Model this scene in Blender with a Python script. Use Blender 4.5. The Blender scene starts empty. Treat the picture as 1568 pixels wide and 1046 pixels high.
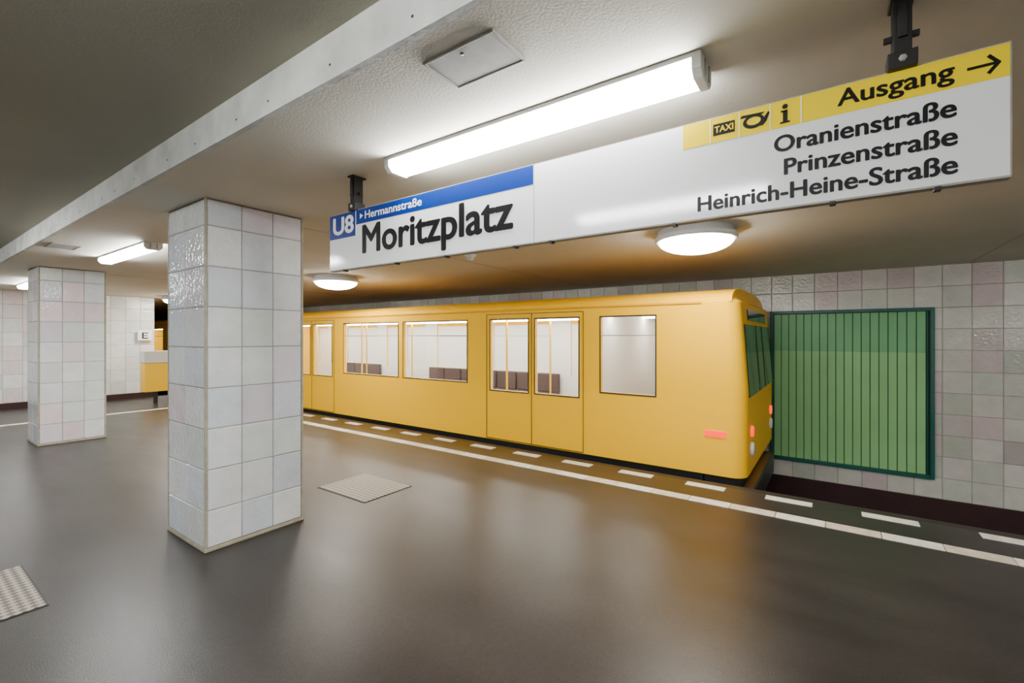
import bpy, bmesh, math, random
from mathutils import Vector, Matrix
random.seed(11)
H=1.58; F=711.0; TH=math.atan2(501,711)
C,S=math.cos(TH),math.sin(TH)
scene=bpy.context.scene
col=scene.collection

# ---------------------------------------------------------------- helpers
def lin(c):
    return tuple(((v/255)/12.92 if v/255<=0.04045 else ((v/255+0.055)/1.055)**2.4) for v in c)+(1,)
def newmat(name):
    m=bpy.data.materials.new(name); m.use_nodes=True
    nt=m.node_tree; b=nt.nodes['Principled BSDF']
    return m,nt,b
def mat(name,rgb,rough=0.5,metal=0.0,emit=None,es=0.0,noise=0.0,nscale=8,bump=0.0,bscale=60,spec=0.5,coat=0):
    m,nt,b=newmat(name)
    b.inputs['Base Color'].default_value=lin(rgb)
    b.inputs['Roughness'].default_value=rough
    b.inputs['Metallic'].default_value=metal
    b.inputs['Specular IOR Level'].default_value=spec
    b.inputs['Coat Weight'].default_value=coat
    if emit:
        b.inputs['Emission Color'].default_value=lin(emit); b.inputs['Emission Strength'].default_value=es
    if noise or bump:
        tc=nt.nodes.new('ShaderNodeTexCoord')
    if noise:
        n=nt.nodes.new('ShaderNodeTexNoise'); n.inputs['Scale'].default_value=nscale; n.inputs['Detail'].default_value=6
        nt.links.new(tc.outputs['Object'],n.inputs['Vector'])
        r=nt.nodes.new('ShaderNodeMapRange'); r.inputs[1].default_value=.3; r.inputs[2].default_value=.7
        r.inputs[3].default_value=1-noise; r.inputs[4].default_value=1+noise
        nt.links.new(n.outputs['Fac'],r.inputs[0])
        mx=nt.nodes.new('ShaderNodeVectorMath'); mx.operation='SCALE'
        mx.inputs[0].default_value=lin(rgb)[:3]
        nt.links.new(r.outputs[0],mx.inputs['Scale'])
        nt.links.new(mx.outputs[0],b.inputs['Base Color'])
    if bump:
        n2=nt.nodes.new('ShaderNodeTexNoise'); n2.inputs['Scale'].default_value=bscale; n2.inputs['Detail'].default_value=4
        nt.links.new(tc.outputs['Object'],n2.inputs['Vector'])
        bp=nt.nodes.new('ShaderNodeBump'); bp.inputs['Strength'].default_value=bump; bp.inputs['Distance'].default_value=.01
        nt.links.new(n2.outputs['Fac'],bp.inputs['Height']); nt.links.new(bp.outputs[0],b.inputs['Normal'])
    return m
def link(o): col.objects.link(o); return o
def empty(name,loc):
    e=bpy.data.objects.new(name,None); e.location=loc; e.empty_display_size=.1
    return link(e)
def attach(o,p):
    if p is not None:
        o.parent=p; o.matrix_parent_inverse=Matrix.Translation(p.location).inverted()
    return o
def meshobj(name,verts,faces,mats,parent=None,fm=None,smooth=False):
    me=bpy.data.meshes.new(name); me.from_pydata([tuple(v) for v in verts],[],faces)
    if not isinstance(mats,(list,tuple)): mats=[mats]
    for m in mats: me.materials.append(m)
    if fm:
        for p,i in zip(me.polygons,fm): p.material_index=i
    if smooth:
        for p in me.polygons: p.use_smooth=True
    me.update()
    o=bpy.data.objects.new(name,me); link(o)
    return attach(o,parent)
def boxes(name,bl,mats,parent=None,bevel=0):
    """bl: (x0,x1,y0,y1,z0,z1[,mat])"""
    V=[];Fc=[];fm=[]
    for b in bl:
        x0,x1,y0,y1,z0,z1=b[:6]; mi=b[6] if len(b)>6 else 0
        n=len(V)
        V+=[(x0,y0,z0),(x1,y0,z0),(x1,y1,z0),(x0,y1,z0),(x0,y0,z1),(x1,y0,z1),(x1,y1,z1),(x0,y1,z1)]
        for f in [(0,3,2,1),(4,5,6,7),(0,1,5,4),(1,2,6,5),(2,3,7,6),(3,0,4,7)]:
            Fc.append(tuple(n+i for i in f)); fm.append(mi)
    o=meshobj(name,V,Fc,mats,parent,fm)
    if bevel:
        md=o.modifiers.new('bevel','BEVEL'); md.width=bevel; md.segments=2; md.limit_method='ANGLE'
    return o
def lathe(name,prof,center,mats,parent=None,n=48,fm=None,axis='Z'):
    V=[];Fc=[];m=[]
    for (r,z) in prof:
        for i in range(n):
            a=2*math.pi*i/n
            if axis=='Z': V.append((center[0]+r*math.cos(a),center[1]+r*math.sin(a),center[2]+z))
            elif axis=='X': V.append((center[0]+z,center[1]+r*math.cos(a),center[2]+r*math.sin(a)))
            else: V.append((center[0]+r*math.cos(a),center[1]+z,center[2]+r*math.sin(a)))
    for k in range(len(prof)-1):
        for i in range(n):
            j=(i+1)%n
            Fc.append((k*n+i,k*n+j,(k+1)*n+j,(k+1)*n+i)); m.append(fm[k] if fm else 0)
    return meshobj(name,V,Fc,mats,parent,m,smooth=True)

# ---------------------------------------------------------------- materials
def tilemat(name,rough=.18,bump=.25):
    m,nt,b=newmat(name)
    at=nt.nodes.new('ShaderNodeAttribute'); at.attribute_name='tint'
    tc=nt.nodes.new('ShaderNodeTexCoord')
    n=nt.nodes.new('ShaderNodeTexNoise'); n.inputs['Scale'].default_value=7; n.inputs['Detail'].default_value=5
    nt.links.new(tc.outputs['Object'],n.inputs['Vector'])
    r=nt.nodes.new('ShaderNodeMapRange'); r.inputs[1].default_value=.3; r.inputs[2].default_value=.7; r.inputs[3].default_value=.93; r.inputs[4].default_value=1.05
    nt.links.new(n.outputs['Fac'],r.inputs[0])
    mx=nt.nodes.new('ShaderNodeVectorMath'); mx.operation='SCALE'
    nt.links.new(at.outputs['Color'],mx.inputs[0]); nt.links.new(r.outputs[0],mx.inputs['Scale'])
    nt.links.new(mx.outputs[0],b.inputs['Base Color'])
    n2=nt.nodes.new('ShaderNodeTexNoise'); n2.inputs['Scale'].default_value=24; n2.inputs['Detail'].default_value=2
    nt.links.new(tc.outputs['Object'],n2.inputs['Vector'])
    bp=nt.nodes.new('ShaderNodeBump'); bp.inputs['Strength'].default_value=bump; bp.inputs['Distance'].default_value=.01
    nt.links.new(n2.outputs['Fac'],bp.inputs['Height']); nt.links.new(bp.outputs[0],b.inputs['Normal'])
    b.inputs['Roughness'].default_value=rough
    return m
M_tile=tilemat('glazed_tile',.10,.6)
M_grout=mat('grout',(122,116,106),.9,noise=.25,nscale=20)
M_trim=mat('corner_bead',(172,166,144),.5,noise=.2,nscale=15)
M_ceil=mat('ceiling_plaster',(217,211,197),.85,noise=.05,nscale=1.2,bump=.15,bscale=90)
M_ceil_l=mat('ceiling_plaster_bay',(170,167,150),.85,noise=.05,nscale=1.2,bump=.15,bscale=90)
M_beam=mat('beam_concrete',(206,207,202),.75,noise=.22,nscale=4,bump=.4,bscale=20)
M_dark=mat('dark_metal',(28,28,30),.45)
M_black=mat('black_matte',(14,14,15),.5)
M_white=mat('white_enamel',(246,247,248),.09)
M_lampbody=mat('lamp_housing',(215,215,212),.4)
M_tube=mat('lamp_diffuser',(255,255,255),.4,emit=(252,253,252),es=90)
M_dome=mat('dome_diffuser',(255,255,255),.4,emit=(255,251,243),es=55)
M_blue=mat('sign_blue',(0,46,130),.3,spec=.3)
M_syel=mat('sign_yellow',(255,224,0),.45,spec=.05)
M_text=mat('sign_black',(6,7,9),.4,spec=.25)
M_textw=mat('sign_letter_white',(245,245,245),.4)
M_steel=mat('hatch_steel',(160,157,148),.55,noise=.12,nscale=18)
M_strip=mat('platform_strip_white',(230,224,210),.5,noise=.16,nscale=14)
M_strip2=mat('platform_strip_beige',(212,200,178),.5,noise=.16,nscale=14)
M_coping=mat('platform_coping',(50,44,41),.5,noise=.2,nscale=9)
M_maroon=mat('maroon_plinth',(50,22,24),.6,noise=.25,nscale=5)
M_ballast=mat('track_bed',(34,30,28),.95,noise=.5,nscale=25,bump=1,bscale=30)
M_rail=mat('rail_steel',(110,90,75),.4,metal=.8)
M_yel=mat('train_yellow',(255,194,0),.35,spec=.06)
M_tgrey=mat('train_gutter',(226,160,0),.4,spec=.1)
M_rubber=mat('window_rubber',(20,20,20),.6)
M_int=mat('train_interior_white',(236,232,224),.5)
M_intlight=mat('train_interior_light',(255,255,255),.5,emit=(255,252,244),es=34)
M_seat=mat('seat_fabric',(84,66,60),.9,noise=.4,nscale=60)
M_pole=mat('grab_pole',(240,190,20),.3)
M_red=mat('tail_light_red',(230,40,15),.3,emit=(255,50,15),es=2)
M_head=mat('headlight_white',(240,240,235),.2)
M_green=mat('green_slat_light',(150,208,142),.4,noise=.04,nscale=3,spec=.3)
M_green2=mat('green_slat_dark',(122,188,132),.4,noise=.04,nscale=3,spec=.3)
M_greenf=mat('green_frame',(14,92,82),.4)
M_groove=mat('panel_groove',(30,66,40),.7)
M_fillpane=mat('white_fill_pane',(236,233,228),.25)  # opaque white, added behind the far openings so the windows look bright
# glass
M_glass,nt,b=newmat('train_glass')
out=nt.nodes['Material Output']
tr=nt.nodes.new('ShaderNodeBsdfTransparent'); tr.inputs[0].default_value=(.96,.96,.95,1)
gl=nt.nodes.new('ShaderNodeBsdfGlossy'); gl.inputs['Roughness'].default_value=.04
lw=nt.nodes.new('ShaderNodeLayerWeight'); lw.inputs['Blend'].default_value=.5
pw=nt.nodes.new('ShaderNodeMath'); pw.operation='POWER'; pw.inputs[1].default_value=4
ml=nt.nodes.new('ShaderNodeMath'); ml.operation='MULTIPLY_ADD'; ml.inputs[1].default_value=.8; ml.inputs[2].default_value=.04
nt.links.new(lw.outputs['Facing'],pw.inputs[0]); nt.links.new(pw.outputs[0],ml.inputs[0])
mxs=nt.nodes.new('ShaderNodeMixShader')
nt.links.new(ml.outputs[0],mxs.inputs[0]); nt.links.new(tr.outputs[0],mxs.inputs[1]); nt.links.new(gl.outputs[0],mxs.inputs[2]); nt.links.new(mxs.outputs[0],out.inputs[0])
M_dglass=mat('dark_glass',(16,18,20),.06)
# floor
M_floor,nt,b=newmat('asphalt_floor')
tc=nt.nodes.new('ShaderNodeTexCoord')
mpf=nt.nodes.new('ShaderNodeMapping'); mpf.inputs['Rotation'].default_value=(0,0,.6); mpf.inputs['Scale'].default_value=(1,.3,1)
nt.links.new(tc.outputs['Object'],mpf.inputs[0])
def N(sc,det,ro=.5,vec=None):
    n=nt.nodes.new('ShaderNodeTexNoise'); n.inputs['Scale'].default_value=sc; n.inputs['Detail'].default_value=det; n.inputs['Roughness'].default_value=ro
    nt.links.new(vec or tc.outputs['Object'],n.inputs['Vector']); return n
n1=N(1.0,3); n2=N(3.0,5,.55,mpf.outputs[0]); n3=N(150,2); n4=N(34,3,.6)
cr=nt.nodes.new('ShaderNodeValToRGB'); cr.color_ramp.elements[0].position=.3; cr.color_ramp.elements[1].position=.72
cr.color_ramp.elements[0].color=lin((43,39,37)); cr.color_ramp.elements[1].color=lin((56,51,48))
nt.links.new(n1.outputs['Fac'],cr.inputs[0])
def MR(src,a,b_,lo=.3,hi=.7):
    r=nt.nodes.new('ShaderNodeMapRange'); r.inputs[1].default_value=lo; r.inputs[2].default_value=hi; r.inputs[3].default_value=a; r.inputs[4].default_value=b_
    nt.links.new(src.outputs['Fac'],r.inputs[0]); return r
def MU(a,b_):
    m=nt.nodes.new('ShaderNodeMath'); m.operation='MULTIPLY'; nt.links.new(a.outputs[0],m.inputs[0]); nt.links.new(b_.outputs[0],m.inputs[1]); return m
fac=MU(MU(MR(n3,.6,1.4),MR(n2,.84,1.2)),MR(n4,.85,1.15))
sc=nt.nodes.new('ShaderNodeVectorMath'); sc.operation='SCALE'; nt.links.new(cr.outputs[0],sc.inputs[0]); nt.links.new(fac.outputs[0],sc.inputs['Scale'])
nt.links.new(sc.outputs[0],b.inputs['Base Color'])
rr=MR(n2,.30,.37); nt.links.new(rr.outputs[0],b.inputs['Roughness'])
b.inputs['Specular IOR Level'].default_value=.42
bp=nt.nodes.new('ShaderNodeBump'); bp.inputs['Strength'].default_value=.3; bp.inputs['Distance'].default_value=.003
nt.links.new(n3.outputs['Fac'],bp.inputs['Height']); nt.links.new(bp.outputs[0],b.inputs['Normal'])
# tread plate
M_plate,nt,b=newmat('tread_plate')
tc=nt.nodes.new('ShaderNodeTexCoord')
ck=nt.nodes.new('ShaderNodeTexChecker'); ck.inputs['Scale'].default_value=30
mp=nt.nodes.new('ShaderNodeMapping'); mp.inputs['Rotation'].default_value=(0,0,math.radians(45)); mp.inputs['Location'].default_value=(.013,.017,.013)
nt.links.new(tc.outputs['Object'],mp.inputs[0]); nt.links.new(mp.outputs[0],ck.inputs['Vector'])
ck.inputs[1].default_value=lin((180,170,154)); ck.inputs[2].default_value=lin((104,95,85))
nt.links.new(ck.outputs[0],b.inputs['Base Color']); b.inputs['Roughness'].default_value=.5; b.inputs['Metallic'].default_value=.1
bp=nt.nodes.new('ShaderNodeBump'); bp.inputs['Strength'].default_value=.5; bp.inputs['Distance'].default_value=.004
nt.links.new(ck.outputs['Fac'],bp.inputs['Height']); nt.links.new(bp.outputs[0],b.inputs['Normal'])

# ---------------------------------------------------------------- tiles
PAL_P=[((230,233,234),6),((220,227,235),4),((234,221,227),2.2),((221,230,227),2),((226,221,231),2)]
PAL_W=[((208,208,198),5),((199,203,191),3),((209,194,193),2.8),((214,211,204),3),((195,186,183),1)]
PAL_E=[((230,233,230),5),((222,228,226),3),((232,220,221),1.8)]
def pick(p):
    cs,w=zip(*p); c=random.choices(cs,w)[0]; k=random.uniform(.95,1.03)
    return tuple(min(255,v*k) for v in c)
def tiled(name,o,u,v,us,vs,pal,parent=None,gap=.004,raise_=.007,tilt=.0015):
    """tiles over grid lines us (along u) and vs (along v), normal=u x v"""
    o=Vector(o);u=Vector(u);v=Vector(v);n=u.cross(v)
    V=[];Fc=[];cols=[]
    for i in range(len(us)-1):
        for j in range(len(vs)-1):
            a0,a1,b0,b1=us[i]+gap/2,us[i+1]-gap/2,vs[j]+gap/2,vs[j+1]-gap/2
            k=len(V); bv=.006
            for (a,b_) in ((a0,b0),(a1,b0),(a1,b1),(a0,b1)): V.append(o+u*a+v*b_)
            for (a,b_) in ((a0+bv,b0+bv),(a1-bv,b0+bv),(a1-bv,b1-bv),(a0+bv,b1-bv)):
                V.append(o+u*a+v*b_+n*(raise_+random.uniform(-tilt,tilt)))
            fs=[(k+4,k+5,k+6,k+7),(k,k+1,k+5,k+4),(k+1,k+2,k+6,k+5),(k+2,k+3,k+7,k+6),(k+3,k,k+4,k+7)]
            c=lin(pick(pal)); Fc+=fs; cols+=[c]*5
    ob=meshobj(name,V,Fc,M_tile,parent)
    at=ob.data.color_attributes.new('tint','FLOAT_COLOR','CORNER')
    for p,c in zip(ob.data.polygons,cols):
        for li in p.loop_indices: at.data[li].color=c
    return ob
def lines(a,b,n): return [a+(b-a)*i/n for i in range(n+1)]

# ---------------------------------------------------------------- room
XW=8.8; YE=14.7; YB=-8.0; YT=27; ZC=2.6; XL=-5.5
boxes('floor',[(XL,5.2,YB,YE,-.25,0)],M_floor)
boxes('platform_edge_coping',[(5.2,5.3,YB,YE,-.22,0.0),(5.05,5.2,YB,YE,-1.1,-.25)],M_coping)
boxes('floor_track',[(5.2,XW,YB,YT,-1.3,-1.1)],M_ballast)
boxes('ceiling',[(1.09,XW+.2,YB,YT,ZC,ZC+.4)],M_ceil)
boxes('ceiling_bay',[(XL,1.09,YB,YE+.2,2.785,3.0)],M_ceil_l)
boxes('beam_fascia',[(1.06,1.09,YB,YE,ZC-.0,2.785)],M_beam)
dots=[]
for k in range(40):
    y=-2+k*.45+random.uniform(-.1,.1)
    dots.append((1.058,1.06,y,y+.009,2.655,2.663))
boxes('trim_beam_bolts',dots,M_dark)
boxes('trim_ceiling_joint',[(2.3,XW,yj,yj+.008,ZC-.003,ZC+.01) for yj in (-1.55,4.05,9.7)],M_steel)
boxes('wall_track_backing',[(XW,XW+.2,YB,YT,-1.3,ZC)],M_grout)
ny=int((YE+10-YB)/.3)
us=[i*.302 for i in range(ny+1)]
tiled('wall_track',(XW,YE+10,0),(0,-1,0),(0,0,1),us,lines(-.73,ZC,11),PAL_W)
boxes('wall_track_plinth',[(XW-.03,XW,YB,YT,-1.1,-.73)],M_maroon)
boxes('wall_end_backing',[(XL,4.4,YE,YE+.2,-.2,2.785)],M_grout)
tiled('wall_end',(XL,YE,0),(1,0,0),(0,0,1),lines(0,9.9,33),lines(.13,2.6,8),PAL_E)
boxes('baseboard_end',[(XL,4.4,YE-.02,YE,0,.13)],M_maroon)
boxes('wall_tunnel',[(4.2,4.4,YE+.2,YT,-1.2,ZC),(4.2,XW,YT,YT+.2,-1.2,ZC),(4.4,5.2,YE,YT,-1.2,-.6)],M_ballast)
boxes('wall_back',[(XL,XW,YB-.2,YB,-1.3,3)],M_grout)
tiled('wall_back_tiles',(XW,YB,0),(-1,0,0),(0,0,1),lines(0,14.3,47),lines(.0,2.6,9),PAL_E)
boxes('wall_left',[(XL-.2,XL,YB,YE,-.2,3)],M_grout)
tiled('wall_left_tiles',(XL,YB,0),(0,1,0),(0,0,1),lines(0,YE-YB,75),lines(.0,2.6,9),PAL_E)

# rails
rl=[]
for x in (6.05,7.5): rl+=[(x-.035,x+.035,YB,YT,-.98,-.95),(x-.01,x+.01,YB,YT,-1.06,-.98),(x-.06,x+.06,YB,YT,-1.08,-1.06)]
rails=boxes('railway_track',rl+[(5.6,7.95,YB+.3+i*.65,YB+.52+i*.65,-1.1,-1.07,1) for i in range(53)],[M_rail,M_maroon])

# ---------------------------------------------------------------- pillars
def pillar(x0,x1,y0,y1):
    e=empty('tiled_pillar',((x0+x1)/2,(y0+y1)/2,0))
    g=.008
    boxes('core',[(x0+g,x1-g,y0+g,y1-g,0,ZC)],M_grout,e)
    vs=[0.03,.30,.60,.90,1.20,1.50,1.80,2.10,2.40,ZC-.01]
    w=x1-x0; d=y1-y0; t=.018
    tiled('tiles_front',(x0,y0+g,0),(1,0,0),(0,0,1),lines(t,w-t,3),vs,PAL_P,e)
    tiled('tiles_back',(x1,y1-g,0),(-1,0,0),(0,0,1),lines(t,w-t,3),vs,PAL_P,e)
    tiled('tiles_left',(x0+g,y1,0),(0,-1,0),(0,0,1),lines(t,d-t,2),vs,PAL_P,e)
    tiled('tiles_right',(x1-g,y0,0),(0,1,0),(0,0,1),lines(t,d-t,2),vs,PAL_P,e)
    c=[]
    for (x,y) in ((x0,y0),(x1-.016,y0),(x0,y1-.016),(x1-.016,y1-.016)): c.append((x,x+.016,y,y+.016,0,ZC))
    boxes('corner_beads',c,M_trim,e,bevel=.004)
    boxes('base_grout',[(x0-.004,x1+.004,y0-.004,y1+.004,0,.028)],M_trim,e,bevel=.006)
for k in (-2,0,1):
    y=3.736+5.6*k
    pillar(1.42,2.175,y,y+.71)

# ---------------------------------------------------------------- lamps
def tube_lamp(x0,x1,y0,y1,zc):
    e=empty('fluorescent_ceiling_lamp',((x0+x1)/2,(y0+y1)/2,zc))
    boxes('housing',[(x0,x1,y0+.02,y1-.02,zc-.02,zc)],M_lampbody,e,bevel=.004)
    sec=[(x0+.008,-.02),(x0+.012,-.055),(x0+.035,-.078),(x1-.035,-.078),(x1-.012,-.055),(x1-.008,-.02)]
    V=[(x,y0+.035,zc+z) for x,z in sec]+[(x,y1-.035,zc+z) for x,z in sec]
    n=len(sec); Fc=[(i,i+1,n+i+1,n+i) for i in range(n-1)]
    Fc+=[tuple(range(n)),tuple(range(2*n-1,n-1,-1))]
    meshobj('diffuser',V,Fc,M_tube,e)
    for (a,b_) in ((y0,y0+.035),(y1-.035,y1)):
        s2=[(x0,0),(x0+.002,-.058),(x0+.03,-.085),(x1-.03,-.085),(x1-.002,-.058),(x1,0)]
        V=[(x,a,zc+z) for x,z in s2]+[(x,b_,zc+z) for x,z in s2]
        Fc=[(i,(i+1)%6,6+(i+1)%6,6+i) for i in range(6)]+[(5,4,3,2,1,0),(6,7,8,9,10,11)]
        o=meshobj('end_cap',V,Fc,M_lampbody,e)
        md=o.modifiers.new('bevel','BEVEL'); md.width=.004; md.segments=2
        boxes('cap_clip',[(x0+.05,x0+.06,a-.004 if a==y0 else b_, a if a==y0 else b_+.004,zc-.07,zc-.01),(x1-.06,x1-.05,a-.004 if a==y0 else b_, a if a==y0 else b_+.004,zc-.07,zc-.01)],M_steel,e)
for y in (-5.22,.38,5.98,11.4):  # first one is unseen behind the camera, added for illumination
    tube_lamp(1.70,1.87,y,y+1.71,ZC)
for y in (-5.22,.38,5.98,11.4):
    tube_lamp(-.62,-.45,y,y+1.71,2.785)
for y in (-2,6.0):  # left side row out of view, added to light the platform
    tube_lamp(-3.6,-3.43,y,y+1.71,2.785)
def dome_lamp(x,y,r=.37):
    e=empty('round_ceiling_lamp',(x,y,ZC))
    lathe('rim',[(.0,0),(r*.93,0),(r*.95,-.05),(r,-.055),(r*1.01,-.085),(r*.96,-.10),(r*.9,-.10)],(x,y,ZC),M_lampbody,e)
    p=[]
    for i in range(11):
        a=i/10*math.pi/2
        p.append((r*.92*math.cos(a)+.0001,-.095-.125*math.sin(a)))
    lathe('glass_dome',p,(x,y,ZC),M_dome,e)
for (x,y) in ((4.6,1.08),(4.6,6.9),(4.6,13.6),(4.6,-4.6)): dome_lamp(x,y)  # last one sits unseen behind the camera, added for its light
# smoke detector
e=empty('smoke_detector',(4.3,3.66,ZC))
lathe('base',[(0,0),(.075,0),(.075,-.025),(.05,-.03),(.045,-.07),(.0001,-.085)],(4.3,3.66,ZC),M_lampbody,e,n=24)

# ---------------------------------------------------------------- hatches & plates
def hatch(x0,x1,y0,y1,name='ceiling_access_hatch'):
    e=empty(name,((x0+x1)/2,(y0+y1)/2,ZC)); w=.009
    boxes('frame',[(x0,x0+w,y0,y1,ZC-.008,ZC),(x1-w,x1,y0,y1,ZC-.008,ZC),(x0+w,x1-w,y0,y0+w,ZC-.008,ZC),(x0+w,x1-w,y1-w,y1,ZC-.008,ZC)],M_steel,e,bevel=.002)
    boxes('gap',[(x0+w,x1-w,y0+w,y1-w,ZC-.001,ZC)],M_dark,e)
    boxes('panel',[(x0+w+.003,x1-w-.003,y0+w+.003,y1-w-.003,ZC-.006,ZC-.001)],M_steel,e)
    lathe('lock',[(.0001,-.009),(.007,-.009),(.007,-.006)],(x0+.035,(y0+y1)/2,ZC),M_dark,e,n=16)
hatch(1.195,1.395,.92,1.25)
hatch(1.16,1.40,6.9,7.3)
hatch(2.9,3.1,6.6,6.9)
def plate(x0,x1,y0,y1):
    e=empty('floor_access_cover',((x0+x1)/2,(y0+y1)/2,0))
    boxes('rim',[(x0,x1,y0,y1,0,.003)],M_dark,e)
    boxes('tread_plate',[(x0+.01,x1-.01,y0+.01,y1-.01,.003,.007)],M_plate,e)
plate(2.72,3.32,3.63,4.41); plate(0.0,.62,3.77,4.58)

# ---------------------------------------------------------------- platform strips
bl=[];y=YB;i=0
while y<11.9:
    bl.append((4.575,4.715,y,y+.36,0,.004,(i%2))); y+=.366;i+=1
boxes('platform_warning_strip',bl,[M_strip,M_strip2])
bl=[]
for k in range(-11,16):
    y=.541+.752*k
    bl.append((5.045,5.165,-0.385+y,y,0,.004))
boxes('platform_edge_dashes',bl,M_strip)
bl=[];x=XL
while x<4.2:
    bl.append((x,x+.36,11.95,12.1,0,.004)); x+=.366
boxes('platform_cross_strip',bl,M_strip)

# ---------------------------------------------------------------- green panel on wall
gy0,gy1,gz0,gz1=-1.187,.86,-.455,2.0
e=empty('green_wall_panel',(XW-.04,(gy0+gy1)/2,(gz0+gz1)/2))
xf=XW-.007
boxes('frame',[(xf-.06,xf,gy0,gy0+.05,gz0,gz1),(xf-.06,xf,gy1-.05,gy1,gz0,gz1),(xf-.06,xf,gy0+.05,gy1-.05,gz0,gz0+.05),(xf-.06,xf,gy0+.05,gy1-.05,gz1-.05,gz1),
 (xf-.045,xf,gy0+.07,gy0+.085,gz0+.05,gz1-.05)],M_greenf,e,bevel=.006)
boxes('backing',[(xf-.015,xf,gy0+.05,gy1-.05,gz0+.05,gz1-.05)],M_groove,e)
sl=[];ns=18;a=gy0+.09;b_=gy1-.055
for i in range(ns):
    p=(b_-a)/ns; y0=a+p*i
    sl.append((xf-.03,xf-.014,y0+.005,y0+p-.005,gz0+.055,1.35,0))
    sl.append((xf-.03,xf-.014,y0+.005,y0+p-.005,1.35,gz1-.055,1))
boxes('slats',sl,[M_green,M_green2],e,bevel=.003)

# ---------------------------------------------------------------- train
T0,T1=.76,13.3; XS=5.45; XF=8.1
ZW0,ZW1=.87,1.83; ZB=-.35; ZT=1.97; ZY=.035
def car(yA,yB,cab):
    e=empty('subway_train',((XS+XF)/2,(yA+yB)/2,ZB))
    start=yA+(.45 if cab else .1); end=yB-.1
    base=yA
    op=[]
    raw=[(.98,1.68,ZW0),(2.0,2.68,.78),(2.80,3.48,.78),(3.95,5.42,ZW0),(5.56,7.15,ZW0),(7.55,8.22,.78),(8.34,9.01,.78),(9.4,10.75,ZW0),(10.95,11.55,.78),(11.67,12.2,.78)]
    for a,b_,z in raw:
        if base+b_<end: op.append((base+a,base+b_,z))
    th=.05
    for side,(xa,xb) in (('near',(XS,XS+th)),('far',(XF-th,XF))):
        bl=[(xa,xb,start,end,ZY,.78),(xa,xb,start,end,ZW1,ZT)]
        prev=start
        for a,b_,z in op:
            bl.append((xa,xb,prev,a,.78,ZW1)); 
            if z>.78: bl.append((xa,xb,a,b_,.78,z))
            prev=b_
        bl.append((xa,xb,prev,end,.78,ZW1))
        boxes('body_side_'+side,bl,M_yel,e)
        xg=xa+th/2; g=[];r_=[]
        xo=xa-.006 if side=='near' else xb
        for a,b_,z in op:
            g.append((xg-.003,xg+.003,a,b_,z,ZW1))
            f=.016
            r_+=[(xo,xo+.006,a-f,a,z-f,ZW1+f),(xo,xo+.006,b_,b_+f,z-f,ZW1+f),(xo,xo+.006,a,b_,z-f,z),(xo,xo+.006,a,b_,ZW1,ZW1+f)]
        boxes('window_pane_'+side,g,M_glass if side=='near' else M_fillpane,e); boxes('window_seals_'+side,r_,M_rubber,e)  # far side gets the added white panes that brighten the view inside
        bars=[(xg-.012,xg+.012,a,b_,ZW1-.24,ZW1-.228) for a,b_,z in op if z>.8]
        boxes('window_bars_'+side,bars,M_steel,e)
        dl=[]
        for a,b_ in ((1.93,3.55),(7.48,9.08),(10.88,12.27)):
            if base+b_<end:
                for q in (a,(a+b_)/2,b_): dl.append((xo,xo+.005,base+q-.004,base+q+.004,ZY+.02,ZW1+.08))
                dl.append((xo,xo+.005,base+a,base+b_,ZW1+.08,ZW1+.088)); dl.append((xo,xo+.005,base+a,base+b_,ZY+.01,ZY+.02))
        boxes('door_seams_'+side,dl,M_rubber,e)
        boxes('gutter_'+side,[(xo-.012 if side=='near' else xo,xo+.006 if side=='near' else xo+.018,start,end,ZT-.012,ZT+.008)],M_tgrey,e)
        xi0,xi1=(XS+th,XS+th+.012) if side=='near' else (XF-th-.012,XF-th)
        bl=[];prev=start
        for a,b_,z in op:
            bl.append((xi0,xi1,prev,a,.04,ZT-.06)); bl.append((xi0,xi1,a,b_,.04,z)); prev=b_
        bl.append((xi0,xi1,prev,end,.04,ZT-.06))
        boxes('interior_lining_'+side,bl,M_int,e)
    # roof
    n=16;V=[];Fc=[]
    for yy in (yA+(.14 if cab else .1),end):
        for i in range(n+1):
            a=math.pi*i/n
            V.append(((XS+XF)/2-(XF-XS)/2*math.copysign(abs(math.cos(a))**.55,math.cos(a)),yy,ZT+.19*math.sin(a)**.8 if 0<i<n else ZT))
    for i in range(n): Fc.append((i,i+1,n+2+i,n+1+i))
    Fc+=[tuple(range(n,-1,-1)),tuple(range(n+1,2*n+2))]
    meshobj('roof',V,Fc,M_yel,e,smooth=False)
    def endshell(y,sgn,name,Rr):
        pts=[(XS,y+sgn*.45)]
        for i in range(9):
            a=i/8*math.pi/2; pts.append((XS+Rr-Rr*math.cos(a),y+sgn*(Rr-Rr*math.sin(a))))
        for i in range(9):
            a=i/8*math.pi/2; pts.append((XF-Rr+Rr*math.sin(a),y+sgn*(Rr-Rr*math.cos(a))))
        pts.append((XF,y+sgn*.45))
        m=len(pts)
        zs=[(ZY,0),(.95,0),(ZT,.07*sgn),(ZT+.10,.2*sgn)]
        V=[];Fc=[]
        cx=(XS+XF)/2
        for zi,(z,dy) in enumerate(zs):
            for x,yy in pts:
                k=1 if zi<3 else .93
                nearend=max(0,1-abs(yy-y)/.45)
                V.append((cx+(x-cx)*k,yy+dy*nearend,z))
        for q in range(len(zs)-1):
            for i in range(m-1): Fc.append((q*m+i,q*m+i+1,(q+1)*m+i+1,(q+1)*m+i))
        meshobj(name,V,Fc,M_yel,e,smooth=False)
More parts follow.
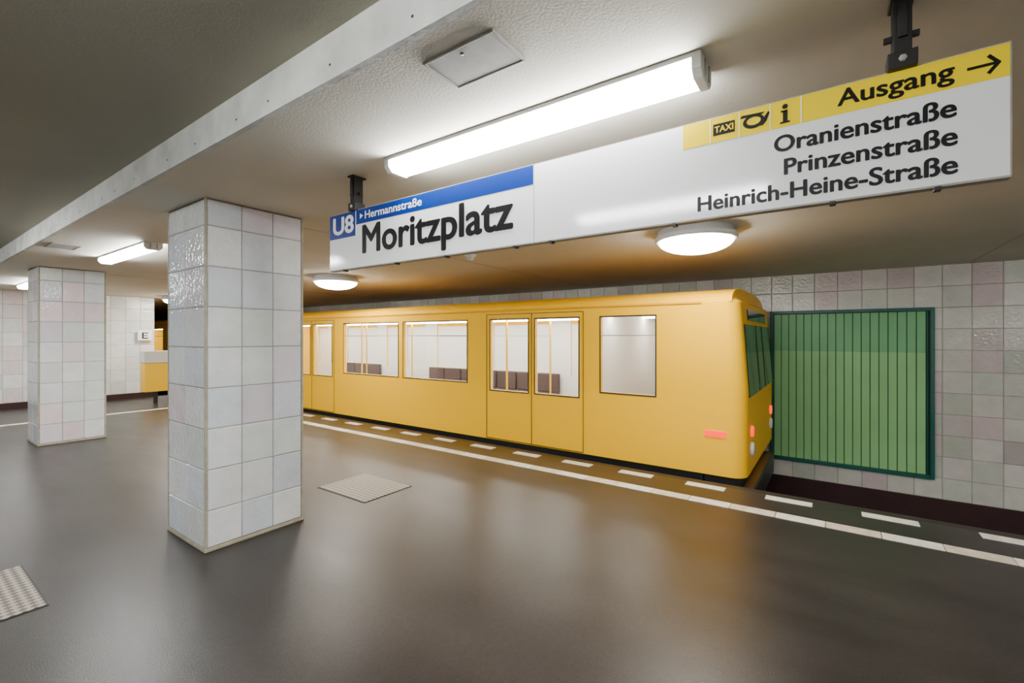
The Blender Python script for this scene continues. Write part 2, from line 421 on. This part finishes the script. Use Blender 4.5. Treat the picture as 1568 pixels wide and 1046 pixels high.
    if cab:
        endshell(yA,1,'cab_end',.16)
        def pan(name,x0,x1,z0,z1,m):
            dy=lambda z:.07*max(0,(z-.95)/(ZT-.95))
            V=[(x0,yA-.012+dy(z0),z0),(x1,yA-.012+dy(z0),z0),(x1,yA-.012+dy(z1),z1),(x0,yA-.012+dy(z1),z1)]
            V+=[(a,b_+.03,c) for a,b_,c in V]
            meshobj(name,V,[(0,1,2,3),(7,6,5,4),(0,4,5,1),(1,5,6,2),(2,6,7,3),(3,7,4,0)],m,e)
        pan('windshield_left',XS+.2,XS+1.0,.9,1.72,M_dglass); pan('windshield_right',XF-1.0,XF-.2,.9,1.72,M_dglass)
        pan('front_door_window',XS+1.08,XF-1.08,.9,1.72,M_dglass); pan('destination_display',XS+.5,XF-.5,1.77,1.9,M_dglass)
        for xx in (XS+.38,XF-.38):
            lathe('headlight',[(.0001,-.03),(.07,-.03),(.08,.0),(.08,.05)],(xx,yA,.30),M_head,e,n=24,axis='Y')
            lathe('tail_light',[(.0001,-.025),(.06,-.025),(.065,.0),(.065,.05)],(xx,yA,.5),M_red,e,n=24,axis='Y')
        boxes('marker_lamp_side',[(XS-.012,XS+.01,yA+.2,yA+.42,.46,.53)],M_red,e,bevel=.004)
        boxes('bumper',[(XS+.25,XF-.25,yA-.04,yA+.1,ZB-.1,ZB+.2)],M_dark,e,bevel=.02)
        boxes('coupler',[((XS+XF)/2-.12,(XS+XF)/2+.12,yA-.3,yA+.2,ZB-.35,ZB-.12)],M_dark,e,bevel=.02)
        boxes('cab_skirt',[(XS+.06,XF-.06,yA+.1,start,ZB-.1,ZY+.01)],M_dark,e,bevel=.02)
    else:
        boxes('car_end_a',[(XS,XF,start-.05,start,ZY,ZT)],M_yel,e)
    boxes('car_end_b',[(XS,XF,end,end+.05,ZY,ZT)],M_yel,e)
    # interior
    boxes('interior_floor',[(XS+th,XF-th,start,end,.0,.04)],M_dark,e)
    boxes('interior_ceiling',[(XS+th,XF-th,start,end,ZT-.06,ZT-.03)],M_int,e)
    boxes('interior_lights',[(XS+.55,XS+.7,start+.3,end-.2,ZT-.085,ZT-.06),(XF-.7,XF-.55,start+.3,end-.2,ZT-.085,ZT-.06)],M_intlight,e)
    boxes('interior_partitions',[(XS+th,XF-th,base+1.82,base+1.86,.04,ZT-.06)],M_int,e)
    seats=[]
    for (a,b_) in ((3.7,7.35),(9.2,10.8)):
        if base+b_<end:
            for x0,x1,bx0,bx1 in ((XS+.09,XS+.55,XS+.09,XS+.17),(XF-.55,XF-.09,XF-.17,XF-.09)):
                n=int((b_-a)/.5)
                for i in range(n):
                    y0=base+a+i*(b_-a)/n; y1=y0+(b_-a)/n-.03
                    seats+=[(x0,x1,y0,y1,.36,.46),(bx0,bx1,y0,y1,.46,.84)]
    if seats: boxes('seats',seats,M_seat,e,bevel=.02)
    for a in (1.95,3.62,7.42,9.12):
        if base+a<end:
            for xx in (XS+.62,XF-.62): lathe('grab_pole',[(.018,0.04),(.018,ZT-.06)],(xx,base+a,0),M_pole,e,n=12)
    boxes('underframe',[(XS+.05,XF-.05,start,end,ZB-.12,ZY-.035)],M_dark,e)
    bg=[]
    for by in (yA+2.2,yB-2.2):
        bg+=[(XS+.4,XS+.52,by-1.1,by+1.1,-.75,-.55),(XF-.52,XF-.4,by-1.1,by+1.1,-.75,-.55),(XS+.5,XF-.5,by-.2,by+.2,-.7,ZB-.12)]
        for wy in (by-.8,by+.8):
            for xx in (6.05,7.5):
                lathe('wheel',[(.0001,-.05),(.3,-.05),(.33,-.03),(.31,.05),(.0001,.05)],(xx,wy,-.63),M_dark,e,n=32,axis='X')
            lathe('axle',[(.05,0),(.05,1.6)],(5.98,wy,-.63),M_dark,e,n=12,axis='X')
    bg+=[(XS+.3,XF-.3,yA+4.2,yB-4.2,-.8,ZB-.12)]
    boxes('bogies',bg,M_dark,e,bevel=.015)
car(T0,T1,True)
car(13.5,25.5,False)

# ---------------------------------------------------------------- hanging sign
sy0,sy1,sz0,sz1=-.394,2.752,2.02,2.38; XSg=1.79
sg=empty('station_sign',(1.8,(sy0+sy1)/2,(sz0+sz1)/2))
boxes('panel_left',[(XSg,XSg+.035,1.139,sy1,sz0,sz1)],M_white,sg)
boxes('panel_right',[(XSg,XSg+.035,sy0,1.135,sz0,sz1)],M_white,sg)
boxes('panel_frame',[(XSg+.001,XSg+.037,sy0-.003,sy1+.003,sz0-.006,sz0),(XSg+.001,XSg+.037,sy0-.003,sy1+.003,sz1,sz1+.004),(XSg+.001,XSg+.037,sy1,sy1+.004,sz0,sz1),(XSg+.001,XSg+.037,sy0-.004,sy0,sz0,sz1)],M_steel,sg)
xo=XSg-.001; bz=sz1-.09
boxes('blue_band',[(xo,XSg,1.14,2.47,bz,sz1)],M_blue,sg)
boxes('line_number_block',[(xo,XSg,2.476,sy1,sz1-.158,sz1)],M_blue,sg)
boxes('white_divider',[(xo-.0003,XSg,2.470,2.476,sz1-.158,sz1)],M_textw,sg)
boxes('yellow_band',[(xo,XSg,sy0,.466,bz,sz1)],M_syel,sg)
boxes('band_dividers',[(xo-.0004,XSg,yy-.0015,yy+.0015,bz,sz1) for yy in (.3685,.272,.176,.0858)],M_textw,sg)
Rm=Matrix(((0,0,-1),(-1,0,0),(0,1,0))).to_4x4()
def text(s,yl,yr,zb,capz,m,name,bold=.0,par=sg,xp=None):
    """text from yl (left) to yr (right) with baseline zb, cap height capz; bold = extra stroke radius in metres"""
    cu=bpy.data.curves.new(name,'FONT'); cu.body=s; cu.size=1; cu.extrude=0.0; cu.resolution_u=6
    ob=bpy.data.objects.new(name,cu); link(ob); cu.materials.append(m)
    bpy.context.view_layer.update()
    w=ob.dimensions.x
    cu.body='H'; bpy.context.view_layer.update(); ch=ob.dimensions.y; cu.body=s
    sz=capz/ch
    if yl is None: yl=yr+w*sz*text.k
    sx=(yl-yr)/w
    text.last=sx/sz
    M=Matrix.Translation(((xp or xo)-.0012,yl,zb))@Rm@Matrix.Diagonal((sx,sz,1,1))
    ob.matrix_world=M
    bpy.context.view_layer.update()
    ob.parent=par; ob.matrix_parent_inverse=Matrix.Translation(par.location).inverted()
    if bold:
        for i in range(8):
            a=i*math.pi/4
            o2=bpy.data.objects.new(name+'_weight',cu); link(o2)
            o2.matrix_world=Matrix.Translation((-.00003*(i+1),bold*math.cos(a),bold*.7*math.sin(a)))@M
            o2.parent=par; o2.matrix_parent_inverse=Matrix.Translation(par.location).inverted()
    return ob
hh=sz1-sz0
text('Moritzplatz',2.418,1.278,sz1-.765*hh,.168,M_text,'lettering_station',.0075)
text('Hermannstraße',2.385,1.885,sz1-.064,.046,M_textw,'lettering_direction',.0018)
meshobj('direction_arrowhead',[(xo-.001,2.43,sz1-.025),(xo-.001,2.43,sz1-.06),(xo-.001,2.398,sz1-.042)],[(0,1,2)],M_textw,sg)
text('U8',2.72,2.51,sz1-.128,.105,M_textw,'lettering_line',.006)
text('Oranienstraße',.1654,-.2837,sz1-.475*hh,.052,M_text,'lettering_exit_a',.0023)
text.k=text.last
text('Prinzenstraße',None,-.2837,sz1-.70*hh,.052,M_text,'lettering_exit_b',.0023)
text('Heinrich-Heine-Straße',None,-.2837,sz1-.925*hh,.052,M_text,'lettering_exit_c',.0023)
text('Ausgang',-.0139,-.283,sz1-.064,.05,M_text,'lettering_exit',.0019)
boxes('taxi_box',[(xo-.0008,XSg,.286,.3585,sz1-.066,sz1-.024)],M_text,sg)
text('TAXI',.353,.2915,sz1-.056,.022,M_syel,'lettering_taxi',.0008,xp=xo-.001)
x_=xo-.001
boxes('info_pictogram',[(x_,XSg,.124,.138,sz1-.072,sz1-.034),(x_,XSg,.117,.146,sz1-.078,sz1-.072),(x_,XSg,.124,.144,sz1-.040,sz1-.034)],M_text,sg)
lathe('info_dot',[(.0001,0),(.0085,0)],(x_-.0003,.1315,sz1-.022),M_text,sg,n=20,axis='X')
# post horn pictogram
V=[];Fc=[];n=28
for i in range(n):
    a=2*math.pi*i/n
    V.append((x_,.226+.034*math.cos(a),sz1-.047+.024*math.sin(a))); V.append((x_,.226+.022*math.cos(a),sz1-.045+.014*math.sin(a)))
for i in range(n):
    j=(i+1)%n; Fc.append((2*i,2*j,2*j+1,2*i+1))
k=len(V)
V+=[(x_-.0002,.214,sz1-.066),(x_-.0002,.199,sz1-.048),(x_-.0002,.181,sz1-.022),(x_-.0002,.177,sz1-.030),(x_-.0002,.186,sz1-.055),(x_-.0002,.198,sz1-.068)]; Fc.append(tuple(range(k,k+6)))
k=len(V)
V+=[(x_-.0003,.264,sz1-.018),(x_-.0003,.269,sz1-.028),(x_-.0003,.205,sz1-.031),(x_-.0003,.190,sz1-.022)]; Fc.append((k,k+1,k+2,k+3))
meshobj('posthorn_pictogram',V,Fc,M_text,sg)
# arrow
def stroke(p,q,w):
    p=Vector(p);q=Vector(q);d=(q-p).normalized();nn=Vector((-d.y,d.x))*w/2
    return [p+nn,p-nn,q-nn,q+nn]
V=[];Fc=[]
for s_ in (stroke((-.310,-.047),(-.372,-.047),.008),stroke((-.352,-.022),(-.374,-.049),.009),stroke((-.352,-.072),(-.374,-.045),.009)):
    k=len(V); V+=[(x_-.0001*len(Fc),a.x,sz1+a.y) for a in s_]; Fc.append((k,k+1,k+2,k+3))
meshobj('arrow_pictogram',V,Fc,M_text,sg)
# hangers
for yy in (2.49,-.17):
    boxes('hanger',[(1.775,1.84,yy-.022,yy+.022,sz1+.05,ZC),(1.76,1.86,yy-.03,yy+.03,ZC-.01,ZC),(1.77,1.845,yy-.035,yy+.035,sz1+.0,sz1+.05),(1.765,1.775,yy-.012,yy+.012,sz1+.09,sz1+.19)],M_black,sg,bevel=.003)
    boxes('hanger_wing',[(1.80,1.815,yy-.042,yy+.042,sz1+.10,sz1+.115)],M_black,sg)
    lathe('bolt',[(.0001,-.006),(.010,-.006),(.010,0.0)],(1.77,yy,sz1+.026),M_steel,sg,n=6,axis='X')
boxes('edge_clips',[(XSg-.001,XSg+.03,yy-.008,yy+.008,sz0-.014,sz0-.004) for yy in (-.25,.0,.5,1.05,1.25,1.7,2.1,2.6)],M_black,sg)

# ---------------------------------------------------------------- cabinet near the end wall and letter sign
e=empty('information_cabinet',(4.1,13.2,0))
boxes('body',[(3.74,4.55,13.1,13.4,.28,.96)],mat('cabinet_yellow',(252,200,0),.4),e,bevel=.01)
boxes('desk_top',[(3.72,4.57,13.08,13.42,.96,1.24)],mat('cabinet_white',(215,215,212),.4),e,bevel=.01)
boxes('legs',[(3.95,4.02,13.2,13.27,0,.28),(4.3,4.37,13.2,13.27,0,.28)],M_dark,e)
e=empty('section_letter_sign',(4.0,14.62,1.62))
boxes('plate',[(4.02,4.33,14.60,14.63,1.48,1.74)],M_white,e,bevel=.004)
boxes('bracket',[(4.15,4.2,14.63,14.70,1.55,1.66)],M_dark,e)
boxes('letter_E',[(4.11,4.14,14.597,14.60,1.53,1.69),(4.14,4.24,14.597,14.60,1.665,1.69),(4.14,4.22,14.597,14.60,1.60,1.62),(4.14,4.24,14.597,14.60,1.53,1.555)],M_text,e)

# ---------------------------------------------------------------- world, camera
w=bpy.data.worlds.new('world'); scene.world=w; w.use_nodes=True
w.node_tree.nodes['Background'].inputs[0].default_value=(.9,.9,.9,1); w.node_tree.nodes['Background'].inputs[1].default_value=.02
cam=bpy.data.cameras.new('camera'); co=bpy.data.objects.new('camera',cam); link(co); scene.camera=co
cam.sensor_width=36; cam.lens=36*F/1600; cam.clip_start=.05
cam.shift_y=-7.5/1600
co.location=(0,0,H)
R=Vector((S,-C,0));U=Vector((0,0,1));B=-Vector((C,S,0))
co.matrix_world=Matrix(((R.x,U.x,B.x,0),(R.y,U.y,B.y,0),(R.z,U.z,B.z,H),(0,0,0,1)))
